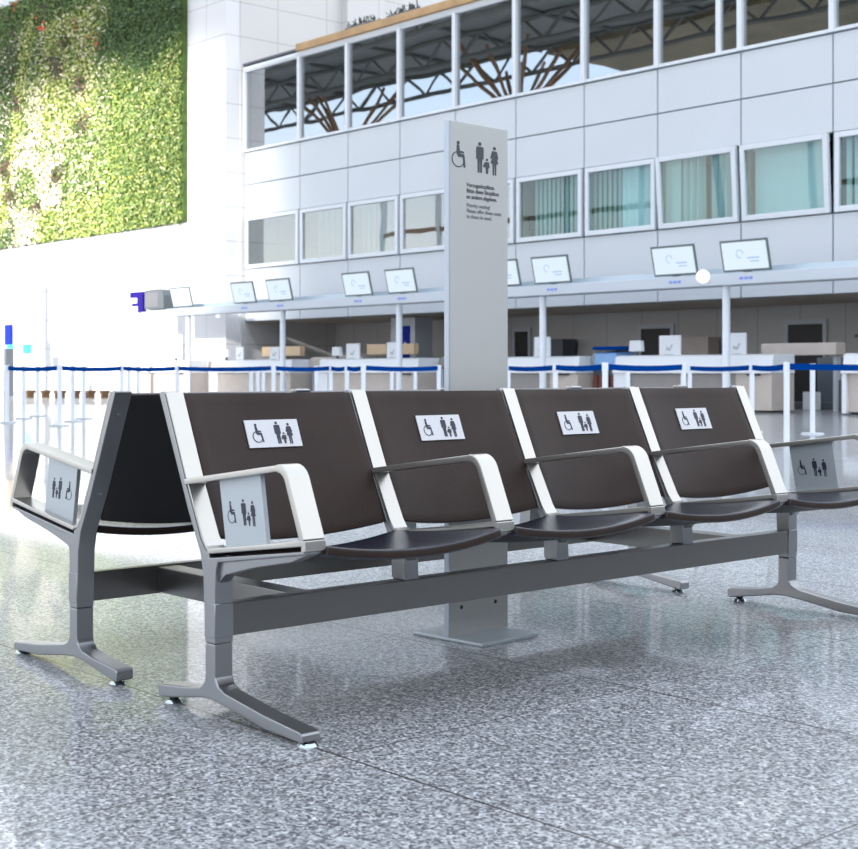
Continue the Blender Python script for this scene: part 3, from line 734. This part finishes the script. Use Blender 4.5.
# ------------------------------------------------------------------ queue barriers
PO = [(-9.84, 14.52, 'tallest white barrier post, right of the rightmost seat'), (-11.33, 17.35, 'slim white barrier post right of the tallest one'), (-12.2, 17.13, 'white barrier post just above the rightmost backrest frame'),
      (-11.92, 15.19, 'white barrier post left of a close thin neighbour above the fourth backrest'), (-14.98, 19.26, 'thin white barrier post touching a nearer one above the fourth backrest'),
      (-11.69, 13.34, 'thick white barrier post in front of the blue baggage hood'), (-15.03, 17.71, 'short thin barrier post right of the blue baggage hood'), (-13.75, 14.63, 'white barrier post midway between sign pylon and blue hood'),
      (-17.03, 16.96, 'white barrier post directly at the right side of the sign pylon'), (-17.11, 13.86, 'nearest white barrier post above the second seat frame'), (-18.85, 14.91, 'white barrier post left of the one above the second seat frame'),
      (-19.83, 15.32, 'slim white barrier post above the end of the first backrest'), (-21.4, 18.06, 'small white barrier post below the pale pillar'), (-17.82, 16.08, 'white barrier post touching the left side of the sign pylon'),
      (-21.85, 19.07, 'small wide barrier post right of the pale pillar foot'), (-22.43, 15.41, 'leftmost of three close thin posts over the first seat'), (-23.17, 16.08, 'middle of three close thin posts over the first seat'),
      (-23.92, 16.74, 'rightmost of three close thin posts over the first seat'), (-19.68, 13.98, 'white barrier post right of the three close thin ones'), (-21.6, 16.34, 'white barrier post beside the dark gap between desks'),
      (-23.18, 13.06, 'pale post left of the rear row backrest top, first of a close trio'), (-24.87, 14.17, 'pale post over the rear row backrest top, middle of a close trio'), (-26.52, 15.33, 'wide pale post over the rear row backrest top, last of a close trio'),
      (-23.07, 10.78, 'pale barrier post at the left picture edge'), (-24.85, 11.94, 'pale barrier post second from the left picture edge'), (-26.07, 12.82, 'pale barrier post third from the left picture edge'),
      (-21.18, 10.8, 'blue grey barrier post where two belts meet over the left armrest'), (-22.86, 11.91, 'pale barrier post right of the belt joint over the left armrest'), (-24.1, 12.78, 'faint pale barrier post nearest left of the rear backrest'),
      (-22.3, 13.7, 'pale barrier post above the frame of the first seat'), (-6.6, 15.3, 'barrier post beyond the right edge holding the belt')]
proto = None
def post_mesh(r):
    MB().cyl((0, 0), .036, .036, .02, .97, 18).build('pole', POSTW, r, smooth=True)
    MB().cyl((0, 0), .165, .15, 0, .022, 24).build('base', GREYW, r, smooth=True)
    MB().cyl((0, 0), .040, .040, .90, 1.0, 18).build('belt_cassette', POSTW, r, smooth=True)
posts = []
for X, Y, lb in PO:
    if proto is None:
        proto = r = empty('barrier_post', (X, Y, 0)); post_mesh(r)
    else:
        r = copy_tree(proto); r.location = (X, Y, 0)
    tag(r, lb, 'barrier post', 'queue barrier posts'); posts.append(r)
def tape(i, j, sag=.02):
    a = posts[i].location; b = posts[j].location; d = (b - a); L = d.length; d2 = Vector((d.x, d.y, 0)).normalized()
    n = 12; mb = MB(); nn = Vector((-d2.y, d2.x, 0)) * .002; vs = []
    for k in range(n + 1):
        t = k / n; p = d2 * (.04 + (L - .08) * t); z = .945 - sag * 4 * t * (1 - t)
        for o_, zz in ((nn, -.037), (nn, .037), (-nn, .037), (-nn, -.037)): vs.append((p.x + o_.x, p.y + o_.y, z + zz))
    fs = [(0, 1, 2, 3), (4 * n + 3, 4 * n + 2, 4 * n + 1, 4 * n)]
    for k in range(n):
        for q in range(4): fs.append((4 * k + q, 4 * k + 4 + q, 4 * k + 4 + (q + 1) % 4, 4 * k + (q + 1) % 4))
    mb.add(vs, fs).build('belt', BLUE, posts[i])
posts_added = [(0, 30), (2, 0), (4, 2), (5, 3), (7, 5), (8, 7), (9, 13), (10, 9), (11, 10), (18, 11), (29, 18), (20, 29), (26, 20), (23, 26)]
for i, j in posts_added: tape(i, j)
# belt leaving the frame at the left
# ------------------------------------------------------------------ far left bits
r = empty('info_totem', (-53.9, 25.3, 0), label='slim tan pole with blue and cyan info screens at the far left', cat='totem')
MB().box(-.12, .12, -.1, .1, 0, 5.0).build('pole', OCHRE, r)
MB().box(-.05, .45, -.2, -.1, 1.97, 2.78).build('blue_panel', BLUES, r); MB().box(.15, .5, -.2, -.1, 1.6, 1.97).build('cyan_panel', CYAN, r)
r = empty('info_screen', (-53.3, 25.75, 0), label='small cyan screen on a thin stand right of the tan pole', cat='screen')
MB().box(-.28, .28, -.05, .05, 1.62, 2.0).build('display', CYAN, r); MB().box(-.05, .05, 0, .05, 0, 1.62).build('stand', GREYW, r)
tag(MB().box(-49.3, -49.1, 22.9, 23.2, 0, 1.75).build('dark_column', DGREY), 'thin dark upright board at the left picture edge', 'board')
for i, (X, w_) in enumerate(((-45.3, .22), (-44.75, .2), (-44.3, .38), (-43.75, .2), (-43.3, .3), (-42.85, .2))):
    r = empty('low_stool', (X, 22.0 + .3 * i, 0), label='low brown wooden stool in the far row before the white wall', cat='stool', group='brown stools before the white wall')
    MB().box(-w_ / 2, w_ / 2, -.15, .15, .16, .26).build('seat', BROWN, r)
    for q in (-1, 1): MB().box(q * (w_ / 2 - .07) - .03, q * (w_ / 2 - .07) + .03, -.12, .12, 0, .16).build('leg', BROWN, r)

# spiky plants on the terrace edge
for i, (X, n, lb) in enumerate(((-35.0, 14, 'dark spiky plant row on the tan coping in front of the pilaster'), (-32.9, 14, 'dark spiky plant row on the tan coping nearer the top picture edge'))):
    r = empty('terrace_plants', (X, 28.3, 11.83), label=lb, cat='plant'); rr = random.Random(i)
    MB().box(-.75, .75, -.12, .12, 0, .1).build('trough', DGREY, r, bevel=.01); mb = MB()
    for k in range(46):
        x0 = rr.choice((-.55, -.2, .2, .55)) + rr.uniform(-.12, .12); a = rr.uniform(.3, PI - .3)
        l_ = rr.uniform(.12, .30); mb.bar((x0, 0, .08), (x0 + l_ * math.cos(a), rr.uniform(-.1, .1), .08 + l_ * math.sin(a)), .016, 4)
    mb.build('leaves', TRUNK, r)
